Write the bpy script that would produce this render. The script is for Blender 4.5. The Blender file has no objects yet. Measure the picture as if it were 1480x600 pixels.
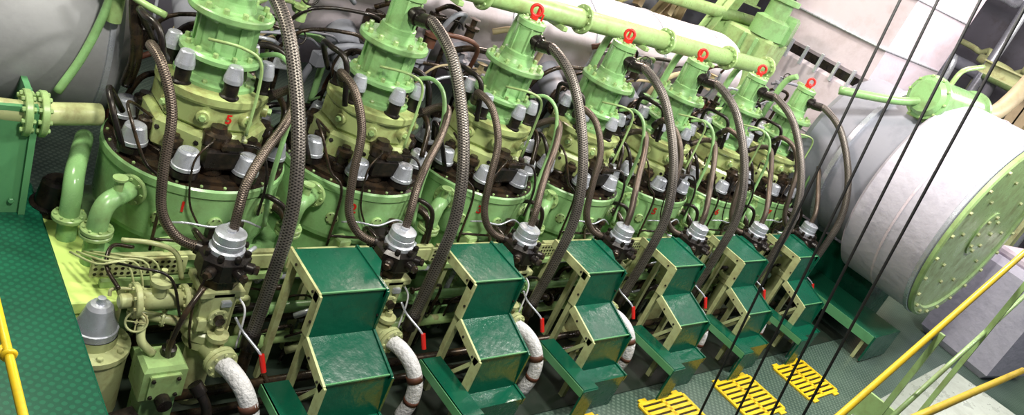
import bpy, math, random
from mathutils import Vector, Matrix
random.seed(4)
Z0=1.45
S=1.4
sc=bpy.context.scene
try: sc.view_settings.view_transform='Standard'
except Exception: pass

# ------------------------------------------------------------ materials
MATS={}
def paint(name,col,rough=.4,metal=0.,dirt=.35,dirtcol=(.05,.035,.02),scale=3.,bump=.0,bscale=60.,spec=.5,lo=.48,hi=.75):
    m=bpy.data.materials.new(name); m.use_nodes=True; nt=m.node_tree; N=nt.nodes; Lk=nt.links
    p=N['Principled BSDF']; tc=N.new('ShaderNodeTexCoord')
    n=N.new('ShaderNodeTexNoise'); n.inputs['Scale'].default_value=scale; n.inputs['Detail'].default_value=8; n.inputs['Roughness'].default_value=.7
    Lk.new(tc.outputs['Object'],n.inputs['Vector'])
    r=N.new('ShaderNodeMapRange'); r.inputs[1].default_value=lo; r.inputs[2].default_value=hi; r.inputs[3].default_value=0; r.inputs[4].default_value=dirt
    Lk.new(n.outputs['Fac'],r.inputs[0])
    mx=N.new('ShaderNodeMix'); mx.data_type='RGBA'; mx.inputs[6].default_value=(*col,1); mx.inputs[7].default_value=(*dirtcol,1)
    Lk.new(r.outputs[0],mx.inputs[0]); Lk.new(mx.outputs[2],p.inputs['Base Color'])
    rr=N.new('ShaderNodeMapRange'); rr.inputs[1].default_value=.3; rr.inputs[2].default_value=.7; rr.inputs[3].default_value=max(rough-.1,.05); rr.inputs[4].default_value=min(rough+.15,1)
    Lk.new(n.outputs['Fac'],rr.inputs[0]); Lk.new(rr.outputs[0],p.inputs['Roughness']); p.inputs['Metallic'].default_value=metal
    p.inputs['Specular IOR Level'].default_value=spec
    if bump>0:
        n2=N.new('ShaderNodeTexNoise'); n2.inputs['Scale'].default_value=bscale; n2.inputs['Detail'].default_value=4
        Lk.new(tc.outputs['Object'],n2.inputs['Vector'])
        b=N.new('ShaderNodeBump'); b.inputs['Strength'].default_value=bump; b.inputs['Distance'].default_value=.02
        Lk.new(n2.outputs['Fac'],b.inputs['Height']); Lk.new(b.outputs[0],p.inputs['Normal'])
    MATS[name]=m; return m
def math_node(nt,op,a,b=None):
    n=nt.nodes.new('ShaderNodeMath'); n.operation=op
    for i,x in enumerate((a,b)):
        if x is None: continue
        if isinstance(x,(int,float)): n.inputs[i].default_value=x
        else: nt.links.new(x,n.inputs[i])
    return n.outputs[0]
def braid(name,c0,c1,ku=260.,kv=7,rough=.35,metal=.6):
    m=bpy.data.materials.new(name); m.use_nodes=True; nt=m.node_tree; N=nt.nodes; Lk=nt.links
    p=N['Principled BSDF']; tc=N.new('ShaderNodeTexCoord'); sp=N.new('ShaderNodeSeparateXYZ'); Lk.new(tc.outputs['UV'],sp.inputs[0])
    u=math_node(nt,'MULTIPLY',sp.outputs[0],ku); v=math_node(nt,'MULTIPLY',sp.outputs[1],2*math.pi*kv)
    a=math_node(nt,'SINE',math_node(nt,'ADD',u,v)); b=math_node(nt,'SINE',math_node(nt,'SUBTRACT',u,v))
    h=math_node(nt,'MULTIPLY',math_node(nt,'ADD',math_node(nt,'MAXIMUM',a,b),0.6),.6)
    no=N.new('ShaderNodeTexNoise'); no.inputs['Scale'].default_value=5; Lk.new(tc.outputs['Object'],no.inputs['Vector'])
    mx=N.new('ShaderNodeMix'); mx.data_type='RGBA'; mx.inputs[6].default_value=(*c0,1); mx.inputs[7].default_value=(*c1,1)
    Lk.new(math_node(nt,'MULTIPLY',h,math_node(nt,'ADD',no.outputs['Fac'],.4)),mx.inputs[0])
    Lk.new(mx.outputs[2],p.inputs['Base Color'])
    bp=N.new('ShaderNodeBump'); bp.inputs['Strength'].default_value=.5; bp.inputs['Distance'].default_value=.003; Lk.new(h,bp.inputs['Height']); Lk.new(bp.outputs[0],p.inputs['Normal'])
    p.inputs['Roughness'].default_value=rough; p.inputs['Metallic'].default_value=metal
    MATS[name]=m
def checker(name,c0,c1,k=60.,rough=.4):
    m=bpy.data.materials.new(name); m.use_nodes=True; nt=m.node_tree; N=nt.nodes; Lk=nt.links
    p=N['Principled BSDF']; tc=N.new('ShaderNodeTexCoord'); sp=N.new('ShaderNodeSeparateXYZ'); Lk.new(tc.outputs['Object'],sp.inputs[0])
    u=math_node(nt,'MULTIPLY',sp.outputs[0],k); v=math_node(nt,'MULTIPLY',sp.outputs[1],k)
    h=math_node(nt,'MULTIPLY',math_node(nt,'SINE',math_node(nt,'ADD',u,v)),math_node(nt,'SINE',math_node(nt,'SUBTRACT',u,v)))
    h=math_node(nt,'GREATER_THAN',math_node(nt,'ABSOLUTE',h),.55)
    no=N.new('ShaderNodeTexNoise'); no.inputs['Scale'].default_value=1.8; no.inputs['Detail'].default_value=7; Lk.new(tc.outputs['Object'],no.inputs['Vector'])
    f=math_node(nt,'ADD',math_node(nt,'MULTIPLY',h,.4),math_node(nt,'MULTIPLY',no.outputs['Fac'],.7))
    mx=N.new('ShaderNodeMix'); mx.data_type='RGBA'; mx.inputs[6].default_value=(*c0,1); mx.inputs[7].default_value=(*c1,1)
    Lk.new(f,mx.inputs[0]); Lk.new(mx.outputs[2],p.inputs['Base Color'])
    bp=N.new('ShaderNodeBump'); bp.inputs['Strength'].default_value=.5; bp.inputs['Distance'].default_value=.004; Lk.new(h,bp.inputs['Height']); Lk.new(bp.outputs[0],p.inputs['Normal'])
    p.inputs['Roughness'].default_value=rough
    MATS[name]=m
paint('green',(.235,.44,.175),.28,dirt=.8,scale=4,dirtcol=(.10,.095,.03),lo=.46,hi=.8)
paint('green2',(.32,.48,.19),.30,dirt=.8,scale=5,dirtcol=(.14,.10,.03),lo=.46,hi=.8)
paint('cover',(.39,.47,.185),.28,dirt=.85,scale=7,dirtcol=(.16,.10,.03),lo=.44,hi=.75)
paint('cream',(.45,.49,.24),.34,dirt=.8,scale=6,dirtcol=(.2,.13,.05))
paint('limegreen',(.62,.80,.22),.5,dirt=.3,dirtcol=(.3,.4,.08))
paint('darkgreen',(.003,.082,.044),.22,dirt=.6,scale=2.5,dirtcol=(.001,.032,.018),bump=.2,bscale=14)
paint('midgreen',(.10,.30,.13),.42,dirt=.5,dirtcol=(.03,.08,.03))
paint('oilmetal',(.030,.022,.016),.26,metal=.4,dirt=.6,dirtcol=(.14,.075,.03),scale=9)
paint('blackpart',(.014,.011,.010),.30,metal=.3,dirt=.5,dirtcol=(.07,.045,.025),scale=12)
paint('silver',(.55,.57,.64),.28,metal=.5,dirt=.5,dirtcol=(.22,.21,.2),scale=9)
paint('brown',(.10,.035,.02),.5,dirt=.4)
paint('white_wrap',(.68,.67,.69),.85,dirt=.5,dirtcol=(.3,.27,.25),scale=14,bump=.8,bscale=40)
paint('fabric',(.45,.43,.50),.8,dirt=.5,dirtcol=(.20,.19,.27),scale=2.5,bump=.6,bscale=8)
paint('fabric2',(.60,.52,.58),.6,dirt=.5,dirtcol=(.33,.25,.25),scale=2,bump=.6,bscale=5)
paint('greysteel',(.24,.245,.29),.5,dirt=.5,dirtcol=(.09,.09,.12),scale=2,bump=.2,bscale=5)
paint('ductgrey',(.30,.30,.32),.6,dirt=.5,dirtcol=(.13,.12,.13),scale=1.5,bump=.3,bscale=4)
paint('darkwall',(.10,.095,.12),.8,dirt=.6)
paint('shade_dark',(.012,.022,.014),.5,dirt=.6,dirtcol=(.03,.025,.015))  # near-black colour standing in for shade under the platforms
paint('tan',(.42,.34,.20),.5,dirt=.6,dirtcol=(.16,.11,.06))
paint('yellow',(.76,.52,.012),.4,dirt=.5,dirtcol=(.30,.18,.02),scale=8)
paint('red',(.60,.015,.01),.4,dirt=.2)
paint('ropemat',(.01,.01,.011),.6,dirt=.2)
paint('brushed',(.38,.42,.38),.3,metal=.6,dirt=.5,scale=3)
paint('paper',(.8,.8,.85),.6,dirt=.1)
braid('braid_big',(.012,.010,.010),(.20,.175,.155),ku=300,kv=7)
braid('braid_brown',(.016,.011,.009),(.19,.145,.115),ku=400,kv=6)
checker('checkplate',(.012,.036,.027),(.14,.20,.155),k=42,rough=.30)
checker('checkgreen',(.003,.045,.025),(.010,.14,.07),k=48,rough=.35)

# ------------------------------------------------------------ builder
def frame(d):
    d=Vector(d).normalized()
    a=Vector((0,0,1)) if abs(d.z)<.9 else Vector((1,0,0))
    x=a.cross(d).normalized(); y=d.cross(x); return x,y,d
class B:
    def __init__(s): s.v=[];s.f=[];s.m=[];s.s=[];s.uv=[];s.mats=[]
    def mi(s,m):
        if m not in s.mats: s.mats.append(m)
        return s.mats.index(m)
    def face(s,idx,mat,smooth=False,uv=None):
        s.f.append(tuple(idx)); s.m.append(s.mi(mat)); s.s.append(smooth); s.uv.append(uv or [(0,0)]*len(idx))
    def add(s,vs):
        k=len(s.v); s.v+= [tuple(v) for v in vs]; return k
    def lathe(s,o,d,prof,mat,seg=24,phase=0):
        o=Vector(o); x,y,z=frame(d)
        cs=[(math.cos(2*math.pi*i/seg+phase),math.sin(2*math.pi*i/seg+phase)) for i in range(seg)]
        sm=seg>8
        for a,b in zip(prof[:-1],prof[1:]):
            mm=b[2] if len(b)>2 else mat
            r0,h0,r1,h1=a[0],a[1],b[0],b[1]
            if r0<1e-5 and r1<1e-5: continue
            k=s.add([o+z*h0+(x*c+y*t)*r0 for c,t in cs]+[o+z*h1+(x*c+y*t)*r1 for c,t in cs])
            for i in range(seg):
                j=(i+1)%seg
                if r0<1e-5: s.face((k,k+seg+j,k+seg+i),mm,sm)
                elif r1<1e-5: s.face((k+i,k+j,k+seg),mm,sm)
                else: s.face((k+i,k+j,k+seg+j,k+seg+i),mm,sm)
    def cyl(s,p0,p1,r,mat,r1=None,seg=20,ch=0.):
        p0=Vector(p0);p1=Vector(p1);h=(p1-p0).length; r1=r if r1 is None else r1
        if ch>0: pr=[(0,0),(r-ch,0),(r,ch),(r1,h-ch),(r1-ch,h),(0,h)]
        else: pr=[(0,0),(r,0),(r1,h),(0,h)]
        s.lathe(p0,p1-p0,pr,mat,seg)
    def hexb(s,p,d,r,h,mat): s.lathe(p,d,[(0,0),(r,0),(r,h*.8),(r*.8,h),(0,h)],mat,6)
    def bolts(s,o,d,R,n,r,h,mat,phase=0):
        x,y,z=frame(d); o=Vector(o)
        for i in range(n):
            a=2*math.pi*i/n+phase; s.hexb(o+(x*math.cos(a)+y*math.sin(a))*R,d,r,h,mat)
    def flange(s,o,d,R,t,mat,n=8,bm=None,br=None):
        o=Vector(o); dd=Vector(d).normalized()
        s.lathe(o,dd,[(0,0),(R-.006,0),(R,.006),(R,t-.006),(R-.006,t),(0,t)],mat,24)
        s.bolts(o+dd*t,dd,R*.8,n,br or R*.11,R*.12,bm or mat)
        s.bolts(o,-dd,R*.8,n,br or R*.11,R*.12,bm or mat)
    def prism(s,poly,z0,z1,mat,ch=.015,M=None):
        M=M or Matrix.Identity(4); n=len(poly)
        cx=sum(p[0] for p in poly)/n; cy=sum(p[1] for p in poly)/n
        R=max(math.hypot(p[0]-cx,p[1]-cy) for p in poly); q=1-ch/max(R,1e-6)
        inn=[(cx+(p[0]-cx)*q,cy+(p[1]-cy)*q) for p in poly]
        rings=[(inn,z0),(poly,z0+ch),(poly,z1-ch),(inn,z1)]
        k=s.add([M@Vector((p[0],p[1],z)) for r,z in rings for p in r])
        for q_ in range(3):
            for i in range(n):
                j=(i+1)%n; s.face((k+q_*n+i,k+q_*n+j,k+(q_+1)*n+j,k+(q_+1)*n+i),mat)
        s.face([k+i for i in range(n)][::-1],mat); s.face([k+3*n+i for i in range(n)],mat)
    def box(s,c,sz,mat,rz=0,ch=.008,M=None):
        x,y,z=[a/2 for a in sz]; ch=min(ch,min(sz)*.3)
        T=Matrix.Translation(Vector(c))@Matrix.Rotation(rz,4,'Z')
        if M is not None: T=Matrix.Translation(Vector(c))@M
        s.prism([(-x,-y),(x,-y),(x,y),(-x,y)],-z,z,mat,ch,T)
    def beam(s,p0,p1,w,h,mat):
        p0=Vector(p0);p1=Vector(p1);x,y,z=frame(p1-p0); M=Matrix((x,y,z)).transposed().to_4x4(); M.translation=p0
        s.prism([(-w/2,-h/2),(w/2,-h/2),(w/2,h/2),(-w/2,h/2)],0,(p1-p0).length,mat,.003,M)
    def ibeam(s,p0,p1,w,h,mat):
        p0=Vector(p0);p1=Vector(p1);x,y,z=frame(p1-p0); M=Matrix((x,y,z)).transposed().to_4x4(); M.translation=p0
        L=(p1-p0).length; t=.03
        for a in(-1,1):
            q=a*(h/2-t/2); s.prism([(-w/2,q-t/2),(w/2,q-t/2),(w/2,q+t/2),(-w/2,q+t/2)],0,L,mat,.002,M)
        s.prism([(-t/2,-h/2),(t/2,-h/2),(t/2,h/2),(-t/2,h/2)],0,L,mat,.002,M)
    def tube(s,pts,r,mat,seg=12,sub=8,smooth=True,cap=True):
        P=[Vector(p) for p in pts]
        if smooth and len(P)>2:
            Q=[P[0]*2-P[1]]+P+[P[-1]*2-P[-2]]; R=[]
            for i in range(1,len(Q)-2):
                for k in range(sub):
                    t=k/sub; a,b,c,d=Q[i-1:i+3]
                    R.append(.5*((2*b)+(c-a)*t+(2*a-5*b+4*c-d)*t*t+(3*b-a-3*c+d)*t**3))
            R.append(P[-1]); P=R
        n=len(P); T=[(P[min(i+1,n-1)]-P[max(i-1,0)]).normalized() for i in range(n)]
        x,y,_=frame(T[0]); L=0; k=len(s.v); Ls=[]
        for i in range(n):
            if i: 
                L+=(P[i]-P[i-1]).length
                x=(x-T[i]*x.dot(T[i])).normalized(); y=T[i].cross(x)
            Ls.append(L)
            s.add([P[i]+(x*math.cos(2*math.pi*j/seg)+y*math.sin(2*math.pi*j/seg))*r for j in range(seg)])
        for i in range(n-1):
            for j in range(seg):
                j2=(j+1)%seg
                s.face((k+i*seg+j,k+i*seg+j2,k+(i+1)*seg+j2,k+(i+1)*seg+j),mat,True,
                  [(Ls[i],j/seg),(Ls[i],(j+1)/seg),(Ls[i+1],(j+1)/seg),(Ls[i+1],j/seg)])
        if cap:
            s.face([k+j for j in range(seg)][::-1],mat); s.face([k+(n-1)*seg+j for j in range(seg)],mat)
    def torus(s,c,d,R,r,mat,seg=20):
        x,y,z=frame(d); c=Vector(c)
        s.tube([c+(x*math.cos(2*math.pi*i/seg)+y*math.sin(2*math.pi*i/seg))*R for i in range(seg+1)],r,mat,8,1,False,False)
    def wheel(s,c,d,R,mat):
        x,y,z=frame(d); c=Vector(c); s.torus(c,d,R,R*.12,mat)
        for i in range(4):
            a=math.pi/2*i; s.cyl(c,c+(x*math.cos(a)+y*math.sin(a))*R,R*.08,mat,seg=8)
        s.cyl(c-z*R*.6,c+z*R*.15,R*.16,mat,seg=10)
    def mesh(s,name):
        me=bpy.data.meshes.new(name); me.from_pydata(s.v,[],s.f)
        for m in s.mats: me.materials.append(MATS[m])
        me.polygons.foreach_set('material_index',s.m); me.polygons.foreach_set('use_smooth',s.s)
        uv=me.uv_layers.new(name='UVMap'); uv.data.foreach_set('uv',[c for f in s.uv for p in f for c in p])
        me.update(); return me
    def obj(s,name,loc=(0,0,0)):
        return place(name,s.mesh(name),loc)
def place(name,me,loc=(0,0,0)):
    o=bpy.data.objects.new(name,me); o.location=(loc[0],loc[1],loc[2]+Z0); sc.collection.objects.link(o); return o

# ------------------------------------------------------------ engine cylinder unit
CX,CY=.15,1.2
def unit():
    b=B(); c=lambda z:(CX,CY,z); up=(0,0,1)
    b.lathe(c(0),up,[(.60,-.80),(.60,-.56),(.655,-.54),(.665,-.50),(.665,-.10),(.675,-.09),(.675,-.035),(.66,-.02)],'green',56)
    b.lathe(c(0),up,[(.66,-.02),(.60,-.018,'oilmetal'),(.60,.012,'oilmetal'),(.0,.014,'oilmetal')],'oilmetal',56)
    for i in range(24):
        a=2*math.pi*i/24; b.hexb((CX+.632*math.cos(a),CY+.632*math.sin(a),-.02),up,.012,.014,'green2')
    for i in range(8):
        a=math.radians(17+45*i); p=(CX+.555*math.cos(a),CY+.555*math.sin(a),.012)
        b.lathe(p,up,[(.098,0),(.098,.045),(.08,.05),(.08,.06)],'blackpart',24)
        b.lathe(p,up,[(.1,.06),(.1,.085),(.094,.09),(.074,.19),(.066,.2),(0,.2)],'silver',24)
        b.lathe(p,up,[(.05,.2),(.05,.205),(.03,.206),(0,.2)],'silver',20)
    def octo(r,f=.30,ph=0):
        P=[]
        for i in range(4):
            a=math.pi/2*i+math.pi/4+ph
            for s_ in(-f,f): P.append((CX+r*math.cos(a+s_*1.3),CY+r*math.sin(a+s_*1.3)))
        return P
    b.lathe(c(0),up,[(.44,.012),(.44,.05),(.42,.06),(.40,.10)],'oilmetal',40)
    b.prism(octo(.45),.06,.30,'cover',.03)
    b.prism(octo(.40),.28,.56,'cover',.05)
    b.lathe(c(0),up,[(.40,.50),(.41,.52),(.41,.57),(.39,.58),(.2,.59)],'cover',40)
    for ang in(205,245,290,335,110,60):
        a=math.radians(ang); n=(math.cos(a),math.sin(a),0)
        b.cyl((CX+.36*n[0],CY+.36*n[1],.42),(CX+.425*n[0],CY+.425*n[1],.42),.05,'cover',seg=14,ch=.008)
        b.hexb((CX+.425*n[0],CY+.425*n[1],.42),n,.026,.03,'green2')
        b.hexb((CX+.40*n[0],CY+.40*n[1],.22),n,.022,.05,'blackpart')
    for ang,rr,h,r in((262,.42,.36,.08),(300,.44,.26,.065),(225,.45,.22,.055),(345,.44,.28,.06),(150,.44,.27,.06),(90,.44,.27,.06),(190,.44,.24,.05)):
        a=math.radians(ang); p=(CX+rr*math.cos(a),CY+rr*math.sin(a),.02)
        b.lathe(p,up,[(r*1.3,0),(r*1.3,.05),(r,.06),(r,h*.6),(r*1.25,h*.62),(r*1.25,h*.85),(r*.8,h*.9),(r*.7,h),(0,h)],'oilmetal',16)
        b.bolts((p[0],p[1],.07),up,r*1.1,6,.012,.02,'blackpart')
    b.box((CX-.03,CY-.47,.16),(.24,.14,.16),'blackpart',ch=.02)
    b.box((CX+.02,CY-.50,.27),(.16,.10,.07),'oilmetal',ch=.02)
    for i in range(6):
        a=math.radians(28+60*i); p=(CX+.335*math.cos(a),CY+.335*math.sin(a),.55)
        b.lathe(p,up,[(.07,0),(.07,.04),(.055,.05),(.055,.15)],'blackpart',20)
        b.lathe(p,up,[(.068,.15),(.068,.18),(.05,.265),(.042,.272),(0,.274)],'silver',20)
    b.lathe(c(0),up,[(.30,.57),(.30,.61),(.285,.62),(.22,.63),(.20,.72),(.265,.76),(.295,.77),(.295,.80),(.28,.815),(.20,.82),(.195,.85),
        (.195,1.04),(.215,1.08),(.295,1.09),(.30,1.10),(.30,1.135),(.29,1.145),(.17,1.15),(.155,1.19),(.15,1.21),(.15,1.25),(.125,1.26),(.125,1.50),(.14,1.51),(.14,1.56),(.12,1.57),(0,1.58)],'green',40)
    b.bolts(c(.815),up,.25,12,.02,.035,'green2'); b.bolts(c(.61),up,.27,10,.02,.03,'green2')
    b.bolts(c(1.145),up,.25,12,.022,.04,'green2'); b.bolts(c(1.57),up,.10,6,.013,.02,'green2')
    for i in range(8):
        a=2*math.pi*i/8+.2
        b.beam((CX+.20*math.cos(a),CY+.20*math.sin(a),.82),(CX+.20*math.cos(a),CY+.20*math.sin(a),1.08),.028,.045,'green')
    for i in range(6):
        a=2*math.pi*i/6
        b.beam((CX+.13*math.cos(a),CY+.13*math.sin(a),1.25),(CX+.13*math.cos(a),CY+.13*math.sin(a),1.5),.02,.02,'green')
    b.cyl(c(1.58),c(1.61),.04,'red',seg=12); b.torus(c(1.665),(-.65,-.75,.1),.052,.017,'red')
    b.cyl((CX+.14,CY+.12,1.50),(CX+.14,CY+.12,1.68),.014,'red',seg=8); b.cyl((CX+.20,CY+.10,1.50),(CX+.20,CY+.10,1.62),.010,'red',seg=8)
    b.box((CX+.15,CY+.10,1.48),(.16,.06,.04),'green2')
    b.cyl((CX,CY-.05,1.42),(CX+.04,CY-.22,1.40),.062,'blackpart',seg=16,ch=.01); b.cyl((CX+.02,CY-.14,1.41),(CX+.03,CY-.175,1.405),.08,'blackpart',seg=16)
    b.tube([(-.36,.82,-.17),(-.50,.70,-.17),(-.60,.62,-.19),(-.64,.585,-.30),(-.64,.585,-.55),(-.64,.585,-.95)],.068,'green',16)
    b.flange((-.40,.785,-.17),(-.14,-.12,0),.115,.035,'green2',8)
    b.flange((-.64,.585,-.36),(0,0,-1),.105,.035,'green2',8); b.flange((-.64,.585,-.40),(0,0,-1),.105,.03,'green2',8)
    b.lathe((-.53,.67,-.06),up,[(.03,-.1),(.03,.03),(.05,.035),(.05,.05),(0,.05)],'green2',14)
    b.tube([(.62,.75,-.25),(.70,.62,-.27),(.72,.52,-.4),(.72,.5,-.9)],.04,'oilmetal',12)
    b.flange((.64,.73,-.25),(.1,-.14,0),.075,.025,'green2',6)
    t=lambda pts,r,m:b.tube(pts,r,m,8,6)
    t([(.38,1.05,.86),(.46,.92,.93),(.52,.78,.86),(.53,.66,.62),(.50,.60,.3),(.49,.57,.02),(.5,.5,-.3)],.019,'green')
    t([(-.05,.98,.95),(.10,.78,1.0),(.24,.74,.93),(.28,.74,.70),(.27,.72,.35)],.012,'green2')
    t([(-.25,1.4,.7),(-.42,1.3,.95),(-.45,1.1,1.0),(-.38,.95,.95),(-.3,.9,.6)],.024,'blackpart')
    t([(-.30,1.0,.3),(-.5,.9,.45),(-.52,.72,.4),(-.42,.62,.15),(-.3,.55,.0),(-.3,.5,-.5)],.012,'oilmetal')
    t([(.5,1.3,.3),(.62,1.2,.5),(.66,1.0,.45),(.6,.85,.2)],.026,'oilmetal')
    t([(-.42,1.25,.2),(-.56,1.15,.42),(-.58,.98,.38),(-.5,.85,.12)],.022,'blackpart')
    t([(.35,1.6,.5),(.6,1.55,.75),(.8,1.4,.7),(.85,1.25,.3)],.03,'blackpart')
    t([(.05,.74,.3),(.0,.62,.34),(-.12,.56,.2),(-.1,.52,-.1),(.0,.5,-.3)],.008,'oilmetal')
    t([(.25,.72,.28),(.36,.60,.3),(.42,.52,.1),(.42,.5,-.2)],.012,'blackpart')
    t([(-.2,.55,-.3),(-.1,.47,-.25),(.1,.46,-.28),(.3,.5,-.25),(.5,.55,-.35)],.009,'silver')
    t([(-.3,.52,-.42),(0,.45,-.40),(.2,.46,-.43),(.45,.52,-.6)],.012,'oilmetal')
    t([(.45,.62,-.1),(.5,.5,-.05),(.62,.45,-.15),(.66,.42,-.45)],.022,'blackpart')
    for ang,z in((235,-.33),(268,-.30),(300,-.22)):
        a=math.radians(ang); n=(math.cos(a),math.sin(a),0); p=(CX+.655*n[0],CY+.655*n[1],z)
        b.flange(p,n,.055,.03,'green2',6,'blackpart')
    b.box((.15,.51,-.36),(.16,.08,.1),'blackpart',ch=.01)
    b.lathe((.28,.50,-.43),up,[(.035,0),(.035,.12),(.05,.13),(.05,.17),(0,.18)],'oilmetal',12)
    b.box((-.18,.5,-.5),(.12,.12,.16),'green2',.2,.015)
    b.box((.45,.47,-.55),(.14,.1,.14),'green',-.2,.015)
    return b.mesh('engine_cylinder_unit')
um=unit()
def text(parent,s,loc,rot,size,mat='red'):
    cu=bpy.data.curves.new('number_mark','FONT'); cu.body=s; cu.size=size; cu.extrude=.001; cu.offset=.003; cu.align_x='CENTER'; cu.align_y='CENTER'
    cu.materials.append(MATS[mat]); o=bpy.data.objects.new('number_mark',cu); o.location=loc; o.rotation_euler=rot; sc.collection.objects.link(o); o.parent=parent
for n in range(7):
    o=place('engine_cylinder_unit',um,(S*n,0,0))
    a=math.radians(247); text(o,str(n+1),(CX+.672*math.cos(a),CY+.672*math.sin(a),-.19),(math.pi/2,0,a-1.5*math.pi),.12)
    if n==0: text(o,'5',(CX-.0,CY-.405,.43),(math.pi/2,0,0),.10)

# ------------------------------------------------------------ hoses
def hoses():
    b=B()
    P=[(.19,.98,1.40),(.21,.83,1.43),(.24,.50,1.29),(.265,.16,.95),(.275,-.08,.58),(.27,-.21,.2),(.255,-.235,-.25),(.25,-.22,-.80)]
    b.tube(P,.048,'braid_big',16,10)
    b.cyl((.25,-.22,-.72),(.25,-.22,-.86),.062,'blackpart',seg=12); b.cyl((.25,-.22,-.86),(.25,-.22,-1.1),.045,'oilmetal',seg=12)
    b.cyl((.183,1.0,1.398),(.202,.88,1.425),.06,'blackpart',seg=14)
    return b.mesh('hydraulic_hose')
hm=hoses()
def hoseA():
    b=B()
    b.tube([(-.34,.98,.78),(-.46,.84,.90),(-.44,.62,.86),(-.385,.44,.62),(-.40,.33,.28),(-.38,.25,.0),(-.27,.17,-.16),(-.10,.08,-.20)],.034,'braid_brown',14,10)
    b.cyl((-.16,.11,-.19),(-.06,.05,-.205),.045,'blackpart',seg=12); b.cyl((-.30,1.03,.74),(-.38,.94,.83),.045,'blackpart',seg=12)
    return b.mesh('fuel_hose')
def hoseB():
    b=B()
    b.tube([(.50,1.0,.55),(.60,.88,.70),(.58,.72,.74),(.44,.52,.60),(.22,.30,.44),(.08,.14,.30),(.03,.05,.15),(.02,.02,.0)],.034,'braid_brown',14,10)
    b.cyl((.44,1.06,.48),(.53,.97,.60),.043,'blackpart',seg=12)
    return b.mesh('return_hose')
ha,hb=hoseA(),hoseB()
for n in range(7):
    for nm,me in(('hydraulic_hose',hm),('fuel_hose',ha),('return_hose',hb)): place(nm,me,(S*n,0,0))

# ------------------------------------------------------------ fuel pumps
def pump():
    b=B(); up=(0,0,1)
    b.lathe((0,0,-.16),up,[(.12,0),(.12,.04),(.105,.05),(.105,.07),(.108,.075),(.108,.095),(.10,.10),(.105,.105),(.105,.155),(.09,.165),(.03,.168),(.03,.18),(0,.18)],'silver',28)
    P=[(.17*math.cos(math.pi/4*i+.39)*1.05,.17*math.sin(math.pi/4*i+.39)) for i in range(8)]
    b.prism(P,-.34,-.15,'blackpart',.03)
    b.prism([(p[0]*.8,p[1]*.8) for p in P],-.42,-.32,'oilmetal',.02)
    b.bolts((0,0,-.15),up,.145,8,.022,.035,'blackpart',.2)
    for a in(-.6,.9,2.3,3.9,5.0):
        n=(math.cos(a),math.sin(a),0)
        b.cyl((n[0]*.12,n[1]*.12,-.24),(n[0]*.215,n[1]*.215,-.24),.042,'blackpart',seg=10,ch=.01)
        b.hexb((n[0]*.215,n[1]*.215,-.24),n,.032,.03,'oilmetal')
    b.prism([(-.12,-.11),(-.06,-.14),(.08,-.14),(.13,-.09),(.13,.10),(.07,.14),(-.07,.14),(-.13,.08)],-.78,-.40,'cream',.025)
    b.prism([(-.15,-.14),(.15,-.14),(.15,.14),(-.15,.14)],-.46,-.40,'cream',.01)
    for x in(-.12,.12):
        for y in(-.11,.11): b.hexb((x,y,-.46),(0,0,-1),.018,.03,'cream')
    b.lathe((0,0,0),up,[(.15,-.86),(.16,-.85),(.16,-.79),(.13,-.77),(.12,-.74)],'cream',28)
    b.bolts((0,0,-.79),up,.14,8,.017,.03,'cream')
    b.flange((0,-.13,-.62),(0,-1,0),.07,.03,'cream',6); b.cyl((0,-.16,-.62),(0,-.2,-.62),.035,'oilmetal',seg=12)
    b.box((-.10,-.13,-.68),(.06,.05,.1),'cream'); b.box((.03,-.15,-.50),(.07,.03,.05),'silver')
    b.lathe((0,-.02,0),up,[(.13,-1.45),(.13,-1.40),(.10,-1.38),(.10,-.93),(.14,-.92),(.14,-.86),(0,-.86)],'cream',24)
    b.tube([(.0,-.08,-.92),(.02,-.20,-.90),(.04,-.30,-.90)],.08,'cream',18)
    b.flange((.03,-.26,-.90),(.15,-1,0),.115,.035,'cream',8); b.flange((.035,-.30,-.90),(.15,-1,0),.115,.03,'cream',8)
    b.lathe((.02,-.18,-.84),up,[(.06,0),(.06,.06),(.075,.065),(.075,.10),(.03,.11),(.03,.15),(0,.15)],'cream',16)
    t=lambda pts,r,m:b.tube(pts,r,m,8,6)
    t([(.13,.02,-.24),(.2,.05,-.2),(.28,.15,-.25),(.3,.3,-.4),(.2,.45,-.45)],.016,'silver')
    t([(-.14,-.1,-.3),(-.2,-.16,-.45),(-.18,-.16,-.7),(-.12,-.12,-.9)],.010,'oilmetal')
    t([(-.05,.18,-.24),(-.1,.3,-.2),(-.05,.42,-.3),(.1,.47,-.5)],.018,'oilmetal')
    t([(.14,-.08,-.5),(.19,-.14,-.6),(.18,-.18,-.9)],.008,'paper')
    return b.mesh('fuel_pump')
pm=pump()
def wrapped():
    b=B()
    b.tube([(.035,-.30,-.90),(.075,-.42,-.895),(.13,-.55,-.96),(.175,-.63,-1.10),(.18,-.66,-1.26),(.155,-.65,-1.44)],.064,'white_wrap',16)
    b.tube([(.153,-.597,-1.03),(.17,-.622,-1.08)],.068,'brown',16,4); 
    b.tube([(.181,-.66,-1.24),(.179,-.66,-1.28)],.067,'brown',16,4); 
    return b.mesh('wrapped_drain_pipe')
wm=wrapped()
def lever():
    b=B()
    b.tube([(.12,-.16,-.62),(.17,-.22,-.70),(.24,-.36,-.76),(.27,-.40,-.80)],.010,'silver',8)
    b.cyl((.265,-.395,-.78),(.29,-.45,-.90),.02,'red',seg=10)
    return b.mesh('shutoff_lever')
lm=lever()
for n in range(7):
    place('fuel_pump',pm,(S*n,0,0)); place('wrapped_drain_pipe',wm,(S*n,0,0)); place('shutoff_lever',lm,(S*n,0,0))

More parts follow.
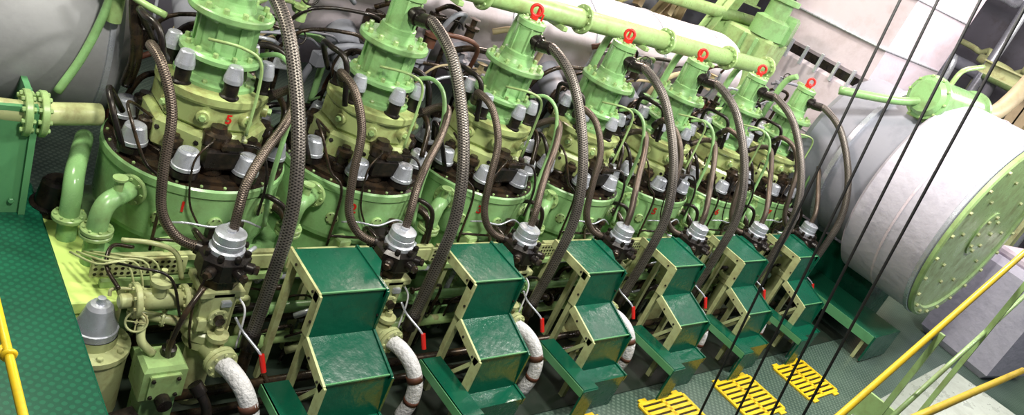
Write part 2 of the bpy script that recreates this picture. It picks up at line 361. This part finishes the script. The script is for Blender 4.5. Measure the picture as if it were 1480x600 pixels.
# ------------------------------------------------------------ stepped green platforms
def steps():
    b=B(); x0,x1=.53,1.06
    prof=[(.06,-.205),(-.44,-.225),(-.48,-.59),(-.84,-.71),(-.88,-1.06),(-1.02,-1.07)]
    t=.015
    for (ya,za),(yb,zb) in zip(prof[:-1],prof[1:]):
        k=b.add([(x0,ya,za),(x1,ya,za),(x1,yb,zb),(x0,yb,zb),(x0,ya,za-t),(x1,ya,za-t),(x1,yb,zb-t),(x0,yb,zb-t)])
        for f in((0,1,2,3),(7,6,5,4),(0,3,7,4),(1,5,6,2),(3,2,6,7),(0,4,5,1)): b.face([k+i for i in f],'darkgreen')
    k=b.add([(x1,.06,-.208),(x1+.14,.06,-.208),(x1+.14,-.12,-.212),(x1,-.34,-.222)]); b.face((k,k+3,k+2,k+1),'darkgreen')
    for y,z in((-.44,-.225),(-.84,-.71)): b.beam((x0,y-.005,z+.004),(x1,y-.005,z+.004),.012,.012,'midgreen')
    for xs,mt in((x0-.012,'cream'),(x1+.012,'darkgreen')):
        for (ya,za),(yb,zb) in zip(prof[:-1],prof[1:]):
            if abs(ya-yb)>.1: b.box((xs,(ya+yb)/2,(za+zb)/2-.03),(.02,abs(ya-yb)+.04,.085),mt,ch=.003,M=Matrix.Rotation(math.atan2(za-zb,ya-yb),4,'X'))
            else: b.box((xs,ya-.0,(za+zb)/2),(.02,.085,abs(za-zb)),mt,ch=.003)
        for y,z in((-.08,-.24),(-.38,-.25),(-.47,-.45),(-.6,-.67),(-.78,-.73)):
            b.hexb((xs-.01,y,z),(-1,0,0),.011,.012,'blackpart')
    for xs in(x0+.03,x1-.03):
        b.beam((xs,-.41,-.26),(xs,-.41,-1.45),.05,.05,'cream'); b.beam((xs,-.81,-.75),(xs,-.81,-1.45),.05,.05,'cream')
        b.beam((xs,.03,-.24),(xs,.03,-1.45),.05,.05,'cream'); b.beam((xs,-.45,-1.3),(xs,-.78,-.8),.035,.035,'cream')
    b.box((.405,-.80,-1.02),(.21,.70,.02),'darkgreen'); b.box((.405,-1.15,-1.23),(.21,.02,.42),'darkgreen'); b.box((.305,-.80,-1.05),(.02,.70,.08),'midgreen')
    b.box((.795,-1.03,-1.26),(.51,.02,.38),'darkgreen')
    return b.mesh('step_platform')
sm_=steps()
for n in range(-0,6): place('step_platform',sm_,(S*n,0,0))
b=B()
b.box((9.5,-.55,-1.0),(.9,1.7,.03),'checkgreen'); b.box((9.05,-.55,-1.06),(.03,1.7,.14),'midgreen'); b.box((9.5,-1.41,-1.2),(.9,.03,.45),'darkgreen')
for x in(9.1,9.9):
    for y in(-1.3,.2): b.beam((x,y,-1.02),(x,y,-1.45),.05,.05,'cream')
b.obj('end_platform')

# ------------------------------------------------------------ yellow floor gratings
def grate():
    b=B(); x0,x1,y0,y1=.02,.78,-1.72,-1.16
    b.box(((x0+x1)/2,(y0+y1)/2,.004),(x1-x0-.02,y1-y0-.02,.006),'blackpart',ch=.001)
    for (cx,cy,sx,sy) in((x0,(y0+y1)/2,.04,y1-y0),(x1,(y0+y1)/2,.04,y1-y0),((x0+x1)/2,(y0+y1)/2,.05,y1-y0)):
        b.box((cx,cy,.014),(sx,sy,.02),'yellow',ch=.003)
    k=8
    for i in range(k+1):
        y=y0+(y1-y0)*i/k; b.box(((x0+x1)/2,y,.014),(x1-x0,.042,.02),'yellow',ch=.003)
    for x in(x0+.1,x1-.1): b.box((x,y1+.04,.012),(.12,.05,.018),'yellow',ch=.003); b.box((x,y0-.04,.012),(.12,.05,.018),'yellow',ch=.003)
    return b.mesh('yellow_floor_grating')
gm=grate()
for n in range(1,6): place('yellow_floor_grating',gm,(S*n,0,-1.45))
b=B(); b.box((4.2,.0,-1.445),(10.6,1.9,.012),'shade_dark'); b.obj('underdeck_shade_sheet')  # dark sheet over the floor, paints the shade below steps and engine

# ------------------------------------------------------------ engine frame behind/below pumps
b=B()
b.box((4.35,1.25,-1.1),(9.9,1.15,.62),'green',ch=.03)
b.box((4.35,.60,-.78),(9.9,.10,.06),'green2')
for n in range(7):
    for dx in(-.25,.25):
        b.flange((S*n+CX+dx,.675,-1.08),(0,-1,0),.17,.03,'green2',10)
b.obj('crankcase_frame')
b=B()
for n in range(7):
    x=S*n
    b.box((x-.40,.34,-.52),(.62,.02,.14),'cream',ch=.004)
    for i in range(14):
        for j in range(3): b.cyl((x-.68+i*.042,.329,-.565+j*.042),(x-.68+i*.042,.327,-.565+j*.042),.013,'blackpart',seg=6)
    b.box((x+.42,.34,-.52),(.5,.02,.12),'cream',ch=.004)
    b.beam((x-.6,.42,-.50),(x+.75,.42,-.50),.05,.05,'cream')
    b.box((x+.0,.30,-.62),(1.3,.04,.05),'green2')
    b.beam((x-.5,.32,-.6),(x-.5,.32,-1.45),.05,.05,'cream'); b.beam((x+.4,.32,-.6),(x+.4,.32,-1.45),.05,.05,'cream')
b.obj('support_gallery')
b=B()
for y,z,r,m in((.18,-.86,.045,'green'),(.22,-1.0,.03,'oilmetal'),(.12,-1.12,.05,'green2'),(-.15,-1.32,.04,'oilmetal'),(.4,-.72,.03,'silver'),(-.30,-1.36,.03,'oilmetal')):
    b.tube([(-.4,y,z),(8.9,y,z)],r,m,12,1,False)
    for n in range(7): b.flange((S*n+.5,y,z),(1,0,0),r*1.7,.03,m,6)
b.obj('longitudinal_pipes')

# ------------------------------------------------------------ top rail pipe and exhaust manifold
b=B()
b.tube([(-1,1.62,1.60),(8.0,1.62,1.60)],.11,'green2',20,1,False)
for x in(1.0,2.6,4.0,5.5,6.9,7.9): b.flange((x,1.62,1.60),(1,0,0),.16,.04,'green2',10)
for n in range(7):
    x=S*n+.5
    b.tube([(x,1.62,1.60),(x,1.75,1.45),(x,1.8,1.0),(x-.1,1.75,.4)],.045,'green',12)
    b.box((x+.4,1.62,1.48),(.06,.28,.05),'green2')
b.obj('air_rail_pipe')
b=B()
b.lathe((0,2.75,1.08),(1,0,0),[(0,1.2),(.56,1.2),(.60,1.25),(.60,8.3),(.57,8.45),(.46,8.55),(.2,8.6),(0,8.6)],'fabric2',48)
for x in(2.2,3.6,5.0,6.4,7.8): b.lathe((x,2.75,1.08),(1,0,0),[(.6,0),(.615,.005),(.615,.05),(.6,.055)],'silver',48)
for n in range(7):
    x=S*n+CX; b.tube([(x,1.45,.62),(x+.05,1.85,.62),(x+.1,2.3,.8)],.15,'greysteel',20); b.flange((x+.02,1.7,.60),(0,1,0),.2,.04,'oilmetal',10)
b.obj('exhaust_manifold')
b=B()
b.lathe((-4,2.35,.45),(1,0,0),[(0,0),(.78,0),(.78,3.60),(.74,3.66),(0,3.66)],'ductgrey',56)
for x in(-1.3,-.5): b.lathe((x,2.35,.45),(1,0,0),[(.78,0),(.80,.005),(.80,.04),(.78,.045)],'silver',56)
b.obj('insulated_air_duct')

# background clutter behind the cylinders
b=B()
for i in range(130):
    x=random.uniform(-.2,9.4); z=random.uniform(-.2,1.3); y=random.uniform(1.80,2.1); m=random.choice(['green','green2','oilmetal','silver','tan','blackpart','blackpart','brown','oilmetal','greysteel']); r=random.choice([.012,.018,.025,.035])
    dx=random.uniform(.2,.9)*random.choice([-1,1])
    b.tube([(x,y,z),(x+dx*.3,y-.1,z+.1),(x+dx,y-.12,z+.05),(x+dx*1.2,y,z-.3),(x+dx*1.2,y,z-.8)],r,m,8,5)
    if i%3==0:
        b.lathe((x,y-.12,z),(0,0,1),[(.05,-.05),(.05,.05),(.08,.06),(.08,.09),(.03,.1),(.03,.16),(.06,.17),(0,.18)],m,12)
    if i%4==0: b.box((x,y-.05,z-.1),(random.uniform(.08,.2),.1,random.uniform(.08,.2)),m,random.uniform(-.3,.3),.01)
    if i%9==0: b.wheel((x,y-.2,z+.2),(-.5,-.6,.5),.07,random.choice(['green','blackpart','brown']))
b.obj('pipework_cluster')
b=B()
for i in range(100):
    x=random.uniform(-.5,9.0); y=random.uniform(.0,.45); z=random.uniform(-1.3,-.65); m=random.choice(['green','cream','oilmetal','silver','blackpart','oilmetal']); r=random.choice([.01,.015,.025,.035])
    dx=random.uniform(.1,.4)*random.choice([-1,1])
    b.tube([(x,y,z),(x+dx*.5,y-.05,z+.08),(x+dx,y,z),(x+dx,y+.02,z-.35)],r,m,8,5)
    if i%3==0: b.flange((x,y,z),(1,0,0),r*2.2,.02,m,6)
b.obj('small_bore_piping')

# ------------------------------------------------------------ left end
b=B()
b.box((-1.91,.1,-.62),(2.1,2.9,.03),'checkgreen'); b.box((-.865,.1,-.68),(.03,2.9,.12),'darkgreen')
for x in(-2.6,-1.0):
    for y in(-1.25,1.2): b.beam((x,y,-.63),(x,y,-1.45),.06,.06,'darkgreen')
b.obj('walkway_platform')
b=B()
b.box((-.98,1.75,-.2),(.04,1.3,.85),'midgreen'); b.box((-1.6,1.15,-.2),(1.24,.04,.85),'midgreen')
for i in range(8): b.hexb((-.96,1.2+i*.15,.17),(1,0,0),.02,.02,'midgreen'); b.hexb((-1.05-i*.12,1.125,-.5),(0,-1,0),.02,.02,'midgreen')
b.obj('engine_end_plate')
b=B()
b.box((-.70,.70,-.70),(.30,1.1,.10),'limegreen',ch=.01); b.box((-.70,.70,-1.1),(.28,1.08,.70),'limegreen')
b.lathe((-.74,1.26,-.66),(0,0,1),[(.15,-.79),(.15,0),(.17,.01),(.17,.06),(.14,.07),(.11,.24),(.09,.26),(0,.27)],'blackpart',28)
b.obj('engine_bed_ledge')
b=B(); ax=-.70
b.lathe((ax,.04,-.95),(0,0,1),[(.22,-.5),(.22,.0),(.23,.01),(.23,.05),(.14,.07),(.14,.14)],'cream',28)
b.bolts((ax,.04,-.9),(0,0,1),.19,8,.022,.03,'cream')
b.lathe((ax,.04,-.81),(0,0,1),[(.135,0),(.135,.05),(.125,.055),(.08,.21),(.06,.235),(.03,.24),(.025,.28),(0,.285)],'silver',28)
b.obj('accumulator_cap')
b=B()
b.tube([(-.66,.04,-.52),(-.64,.06,-.48),(-.5,.03,-.47),(-.12,.0,-.50)],.012,'cream',8)
b.tube([(-.52,-.02,-.52),(-.1,.0,-.55)],.065,'cream',16,1,False)
b.flange((-.50,-.02,-.52),(-1,0,0),.12,.04,'cream',8); b.flange((-.22,-.01,-.54),(1,0,0),.10,.035,'cream',8); b.cyl((-.54,-.02,-.52),(-.62,-.02,-.52),.05,'cream',seg=12,ch=.01)
b.lathe((-.38,-.02,-.48),(0,0,1),[(.05,0),(.05,.08),(.07,.09),(.07,.12),(.02,.13),(.02,.2),(0,.2)],'cream',14)
b.tube([(-.62,.02,-.45),(-.66,.2,-.4),(-.6,.35,-.35),(-.45,.4,-.4)],.014,'oilmetal',8)
b.tube([(-.15,-.14,-.35),(-.28,-.24,-.5),(-.32,-.24,-.8),(-.22,-.2,-1.0)],.02,'oilmetal',8)
for k in range(4):
    b.tube([(-.8+k*.04,.5,-.5),(-.72+k*.05,.2,-.38+k*.02),(-.55+k*.06,.15,-.36),(-.45+k*.05,.1,-.7)],.008,'cream',6,5)
b.tube([(-.5,.1,-.72),(-.3,-.02,-.70),(-.1,-.05,-.75)],.035,'cream',12); b.flange((-.32,-.01,-.70),(1,-.4,0),.06,.02,'cream',6)
b.wheel((-.52,-.12,-.62),(-.3,-.8,.4),.065,'cream'); b.cyl((-.52,-.12,-.62),(-.5,.0,-.70),.02,'oilmetal',seg=10)
b.tube([(-.56,.32,-.28),(-.40,.22,-.24),(-.25,.18,-.30),(-.18,.15,-.5)],.018,'cream',8)
b.tube([(-.7,.35,-.45),(-.55,.05,-.30),(-.35,-.06,-.32),(-.24,-.10,-.62)],.010,'blackpart',8)
b.tube([(-.46,-.06,-.62),(-.48,-.16,-.74),(-.40,-.2,-.84)],.028,'cream',10)
b.obj('inlet_pipe')
b=B()
b.box((-.34,-.22,-1.0),(.28,.24,.30),'green2',ch=.03); b.box((-.34,-.22,-1.3),(.22,.2,.34),'green'); b.box((-.34,-.35,-1.0),(.20,.03,.2),'green2',ch=.01)
for x in(-.42,-.26):
    for z in(-1.07,-.93): b.hexb((x,-.365,z),(0,-1,0),.015,.015,'blackpart')
b.cyl((-.34,-.36,-1.1),(-.34,-.44,-1.1),.05,'blackpart',seg=14); b.lathe((-.3,-.2,-.85),(0,0,1),[(.05,0),(.05,.05),(.03,.06),(.03,.1),(0,.1)],'blackpart',14)
b.tube([(-.14,-.42,-1.0),(-.08,-.50,-1.12),(-.05,-.55,-1.4)],.035,'blackpart',12); b.cyl((-.16,-.40,-.97),(-.12,-.44,-1.03),.05,'blackpart',seg=12)
b.box((-.62,-.45,-1.32),(.36,.3,.22),'blackpart',.2,.02); b.cyl((-.5,-.5,-1.2),(-.3,-.55,-1.2),.06,'oilmetal',seg=14,ch=.01)
b.obj('valve_actuator_box')
b=B()
b.tube([(-.55,1.55,-.2),(-.66,1.2,-.18),(-.72,1.0,-.2),(-.74,.9,-.32),(-.74,.88,-.6),(-.72,.88,-1.2)],.065,'green',18)
b.flange((-.74,.88,-.45),(0,0,-1),.11,.035,'green2',8)
b.tube([(-1.6,1.25,.17),(-1.05,1.2,.15),(-.55,1.3,.13)],.08,'cream',18,6); b.flange((-1.0,1.2,.15),(-1,0,0),.16,.045,'green2',10); b.flange((-.95,1.2,.15),(1,0,0),.16,.045,'green2',10)
b.tube([(-.50,1.6,1.4),(-.55,1.55,.9),(-.66,1.5,.5),(-.8,1.45,.2)],.03,'green',12)
b.tube([(-.46,1.5,1.5),(-.42,1.45,1.0),(-.36,1.4,.6),(-.35,1.5,.3)],.045,'oilmetal',12)
b.tube([(-.5,1.6,1.3),(-.4,1.55,1.15),(-.2,1.5,1.1),(.0,1.5,1.2)],.03,'green',12)
b.tube([(-.52,1.4,1.05),(-.4,1.32,1.0),(-.25,1.3,.95)],.025,'green2',10)
b.lathe((-.50,1.55,.85),(0,0,1),[(.05,-.1),(.05,.1),(.09,.11),(.09,.15),(.03,.16),(.03,.26),(.10,.27),(.10,.29),(0,.3)],'green2',16)
b.obj('cooling_water_pipe')
b=B()
b.tube([(-1.47,1.0,.30),(-1.47,-3.2,.30)],.019,'yellow',12,1,False); b.tube([(-1.60,-1.0,-.15),(-1.60,1.0,-.15)],.016,'yellow',12,1,False)
for y in(-1.25,.3,1.0): b.tube([(-1.48,y,.30),(-1.60,y,.1),(-1.60,y,-.62)],.017,'yellow',12,4)
b.torus((-1.47,-1.30,.30),(0,1,0),.022,.012,'yellow')
b.obj('platform_handrail')

# ------------------------------------------------------------ turbocharger at far end
b=B(); nd=Vector((0,-1,0)); cc=Vector((10.03,-1.46,.85))
R=1.45
b.lathe(cc,nd,[(0,.04),(.35,.04),(.35,.02),(R-.16,.02),(R-.14,.05),(R-.03,.05),(R,.03),(R,-.02)],'green2',72)
b.lathe(cc,nd,[(R,-.02),(R-.03,-.03,'fabric'),(R-.0,-.06,'fabric'),(R+.0,-1.15,'fabric'),(R-.06,-1.20,'fabric'),(0,-1.20,'fabric')],'fabric',72)
b.lathe(cc,nd,[(R+.005,-.03),(R+.02,-.04),(R+.02,-.09),(R+.005,-.1)],'silver',72)
b.lathe(cc,nd,[(R+.005,-.60),(R+.012,-.605),(R+.012,-.63),(R+.005,-.635)],'fabric2',72)
b.bolts(cc+nd*.05,nd,R-.08,24,.028,.03,'cream'); b.bolts(cc+nd*.02,nd,R*.6,10,.028,.03,'cream'); b.bolts(cc+nd*.04,nd,.28,8,.03,.03,'cream')
b.lathe(cc,nd,[(1.18,-1.18),(1.2,-1.22),(1.2,-2.4),(1.12,-2.5),(0,-2.5)],'greysteel',60)
b.lathe(cc,nd,[(1.19,-1.8),(1.26,-1.81),(1.26,-1.88),(1.19,-1.9)],'silver',60)
b.box((10.6,.1,-.95),(1.0,1.6,1.0),'darkgreen')
b.obj('turbocharger')
b=B()
b.tube([(8.6,.8,1.75),(9.0,.2,1.95),(9.25,-.05,2.1)],.06,'green',14)
b.lathe((9.15,-.05,2.17),(.98,-.2,0),[(0,0),(.22,0),(.27,.05),(.27,.06),(.31,.07),(.31,.12),(.27,.13),(.27,1.15),(.31,1.16),(.31,1.22),(.2,1.28),(0,1.3)],'green',32)
b.bolts((9.22,-.06,2.17),(-.98,.2,0),.29,10,.02,.03,'green2')
for k in(.25,.9): b.box((9.15+k*.98,-.05-k*.2,1.9),(.1,.4,.2),'green2')
b.tube([(10.4,-.3,2.2),(10.9,-.4,2.25),(11.4,-.4,2.7),(11.7,-.4,3.6)],.12,'tan',16)
b.tube([(9.6,-.1,2.4),(9.7,-.1,2.65),(10.3,-.1,2.8)],.035,'green2',12)
b.obj('oil_cooler_vessel')
b=B()
for x,y,z,sx,sy,sz in((12.0,2.6,.3,1.8,2.2,2.7),(12.1,2.5,3.2,1.9,2.1,2.8)):
    b.box((x,y,z),(sx,sy,sz),'fabric2',-.12,.06)
b.box((12.0,2.6,1.72),(1.6,2.0,.2),'blackpart',-.12)
for i in range(7): b.beam((11.0,1.5+i*.33,1.55),(11.0,1.5+i*.33,1.9),.05,.05,'silver')
for z in(-.3,.6,2.4,3.3): b.box((12.05,2.55,z),(1.93,2.23,.03),'silver',-.12)
b.obj('insulated_uptake_duct')
b=B(); b.box((12.6,-1.9,-.55),(1.3,1.3,1.8),'fabric',-.2,.12); b.box((12.6,-1.9,.42),(1.0,1.0,.15),'fabric2',-.2,.05); b.obj('lagged_filter_box')

# ------------------------------------------------------------ overhead steel, ladder, pipes (far top right)
b=B()
b.ibeam((9.3,4.6,.5),(9.3,4.6,5),.3,.3,'tan'); b.ibeam((7.4,4.4,1.5),(10.6,4.6,3.4),.28,.3,'cream'); b.ibeam((7,3.9,2.3),(11.0,4.2,2.2),.25,.25,'green2')
b.ibeam((9.0,3.6,1.2),(10.4,3.9,3.9),.25,.35,'green2'); b.ibeam((8.2,4.1,1.2),(9.6,4.1,3.6),.2,.25,'tan')
b.box((9.9,3.2,1.2),(.8,.9,1.2),'green2',.2,.05); b.box((10.1,3.0,2.0),(.5,.5,.5),'green',.4,.05)
for k in range(3): b.box((9.47,3.1+k*.25-.2,1.3),(.03,.06,.9),'green',.2)
b.lathe((9.8,3.0,1.8),(0,0,1),[(.3,0),(.3,.3),(.2,.35),(.2,.6),(.28,.62),(.28,.7),(0,.72)],'green',24)
for x in(7.6,8.4): b.beam((x,4.0,1.5),(x+.6,4.4,3.6),.12,.12,'tan')
b.obj('steel_framework')
b=B()
b.ibeam((14.6,.2,-1.4),(14.6,.2,4.6),.35,.35,'tan'); b.ibeam((14.0,-1.0,-1.4),(14.0,-1.0,4.6),.25,.3,'cream'); b.ibeam((14.9,-2.2,-1.4),(14.9,-2.2,4.6),.3,.3,'fabric')
b.ibeam((14.3,-3,2.8),(14.3,1.2,2.8),.25,.25,'cream'); b.ibeam((14.3,-3,1.4),(14.3,1.2,1.4),.2,.2,'green2')
b.obj('deck_support_posts')
b=B()
for i in range(5): b.tube([(5.2+i*.55,5.0,2.0),(5.4+i*.55,4.8,2.7),(5.5+i*.55,4.8,3.2)],.03,'yellow',8)
b.tube([(4.8,4.9,2.45),(8.4,4.8,3.0)],.03,'yellow',8,1,False); b.tube([(4.8,4.9,2.15),(8.4,4.8,2.7)],.025,'yellow',8,1,False)
b.obj('ladder_handrail')
b=B()
for y,z,r,m in((4.9,2.7,.12,'fabric'),(3.6,1.7,.10,'green2'),(5.1,1.2,.2,'greysteel'),(5.3,1.9,.25,'fabric2'),(5.4,3.0,.2,'tan')):
    b.tube([(0,y,z),(11,y,z+.2)],r,m,16,1,False)
b.obj('overhead_pipework')
b=B()
for i in range(20):
    x=random.uniform(15.25,16.4); y=random.uniform(-2.8,3.5); z=random.uniform(1.5,4); m=random.choice(['tan','green2','green','cream','silver','greysteel','fabric'])
    b.tube([(x,y,-1.4),(x,y,z),(x+.1,y+.3,z+.3),(x+.1,y+1.0,z+.35)],random.choice([.06,.1,.14]),m,12)
b.obj('vertical_pipework')

# ------------------------------------------------------------ hoist ropes
b=B()
for yt,yb in((-1.79,-2.17),(-2.01,-2.43),(-2.24,-2.66),(-2.48,-2.85)):
    dy=(yb-yt)/3.12
    b.tube([(3,yt-dy*1.5,4.5),(3,yt+dy*4.45,-1.45)],.010,'ropemat',8,1,False)
b.obj('hoist_wire_ropes')

# ------------------------------------------------------------ near stair rail and landing (lower right)
b=B()
b.tube([(1.2,-3.19,.24),(2.5,-3.09,.77),(5.0,-2.9,1.8),(6.0,-2.82,2.2)],.022,'yellow',12,1,False)
b.tube([(1.6,-3.43,1.15),(2.5,-3.42,1.09),(5.0,-3.4,.95)],.024,'yellow',12,1,False)
b.tube([(3.0,-3.2,.55),(6.0,-2.95,1.35)],.018,'green2',10,1,False)
for x,z0,z1 in((3.6,-.2,1.22),(4.9,.1,1.75)): b.beam((x,-3.05,z0),(x,-3.05,z1),.04,.03,'green2')
b.obj('stair_handrail')
b=B()
b.box((5.6,-3.3,.0),(2.6,1.2,.03),'brushed',.05); b.box((4.35,-3.28,.12),(.03,1.1,.28),'green2',.05)
b.box((4.6,-3.0,.05),(.35,.18,.03),'paper',.3)
for x,y in((4.4,-2.8),(6.8,-2.8),(4.4,-3.8),(6.8,-3.8)): b.beam((x,y,0),(x,y,-1.45),.05,.05,'green2')
b.obj('stair_landing')

# ------------------------------------------------------------ room shell
b=B(); b.box((6,1,-1.5),(24,16,.1),'checkplate'); b.obj('floor')
b=B(); b.box((6,7,1.5),(24,.2,6.2),'darkwall'); b.obj('wall_back')
b=B(); b.box((17,1,1.5),(.2,12,6.2),'darkwall'); b.obj('wall_right')

# ------------------------------------------------------------ lights
def area(loc,tgt,size,e,col=(1,1,1)):
    l=bpy.data.lights.new('ceiling_lamp','AREA'); l.size=size; l.energy=e; l.color=col
    o=bpy.data.objects.new('ceiling_lamp',l); o.location=(loc[0],loc[1],loc[2]+Z0); d=Vector(tgt)-Vector(loc); o.rotation_euler=d.to_track_quat('-Z','Y').to_euler(); sc.collection.objects.link(o)
area((-.5,-2.0,4.2),(.6,.8,0),.5,215,(1,.97,.86))
area((3.0,-1.5,4.6),(3.4,.8,0),.5,280,(1,.98,.89))
area((7.0,-1.5,4.8),(7.2,.6,0),.6,340,(1,.97,.88))
area((5.5,3.6,4.2),(5.5,2.4,1),.8,250,(1,.80,.70))
area((9.5,-3.5,4.5),(10.5,-.8,.5),1.2,190,(.95,.93,1))
area((11.5,1.0,5.0),(12,3,1.5),1.5,230,(1,.86,.84))
area((9.0,4.0,5.2),(9.5,4.4,1.5),1.0,220,(1,.95,.8))
area((14.5,-2.5,5.0),(14.8,0,1.5),1.0,280,(1,.95,.85))
area((-1.5,1.6,3.0),(-1,1.2,-.6),.6,90,(1,.98,.8))
w=bpy.data.worlds.new('World'); sc.world=w; w.use_nodes=True; w.node_tree.nodes['Background'].inputs[0].default_value=(.8,.82,.92,1); w.node_tree.nodes['Background'].inputs[1].default_value=.18

# ------------------------------------------------------------ camera
r=Vector((.7309,-.5651,.3827)).normalized(); f=Vector((.6825,.6127,-.3986)).normalized()
f=(f-r*f.dot(r)).normalized(); u=r.cross(f)
M=Matrix((r,u,-f)).transposed().to_4x4(); M.translation=Vector((-2.109,-4.096,2.887+Z0))
cd=bpy.data.cameras.new('Camera'); cd.lens=26.76; cd.sensor_width=36; co=bpy.data.objects.new('Camera',cd); co.matrix_world=M; sc.collection.objects.link(co); sc.camera=co
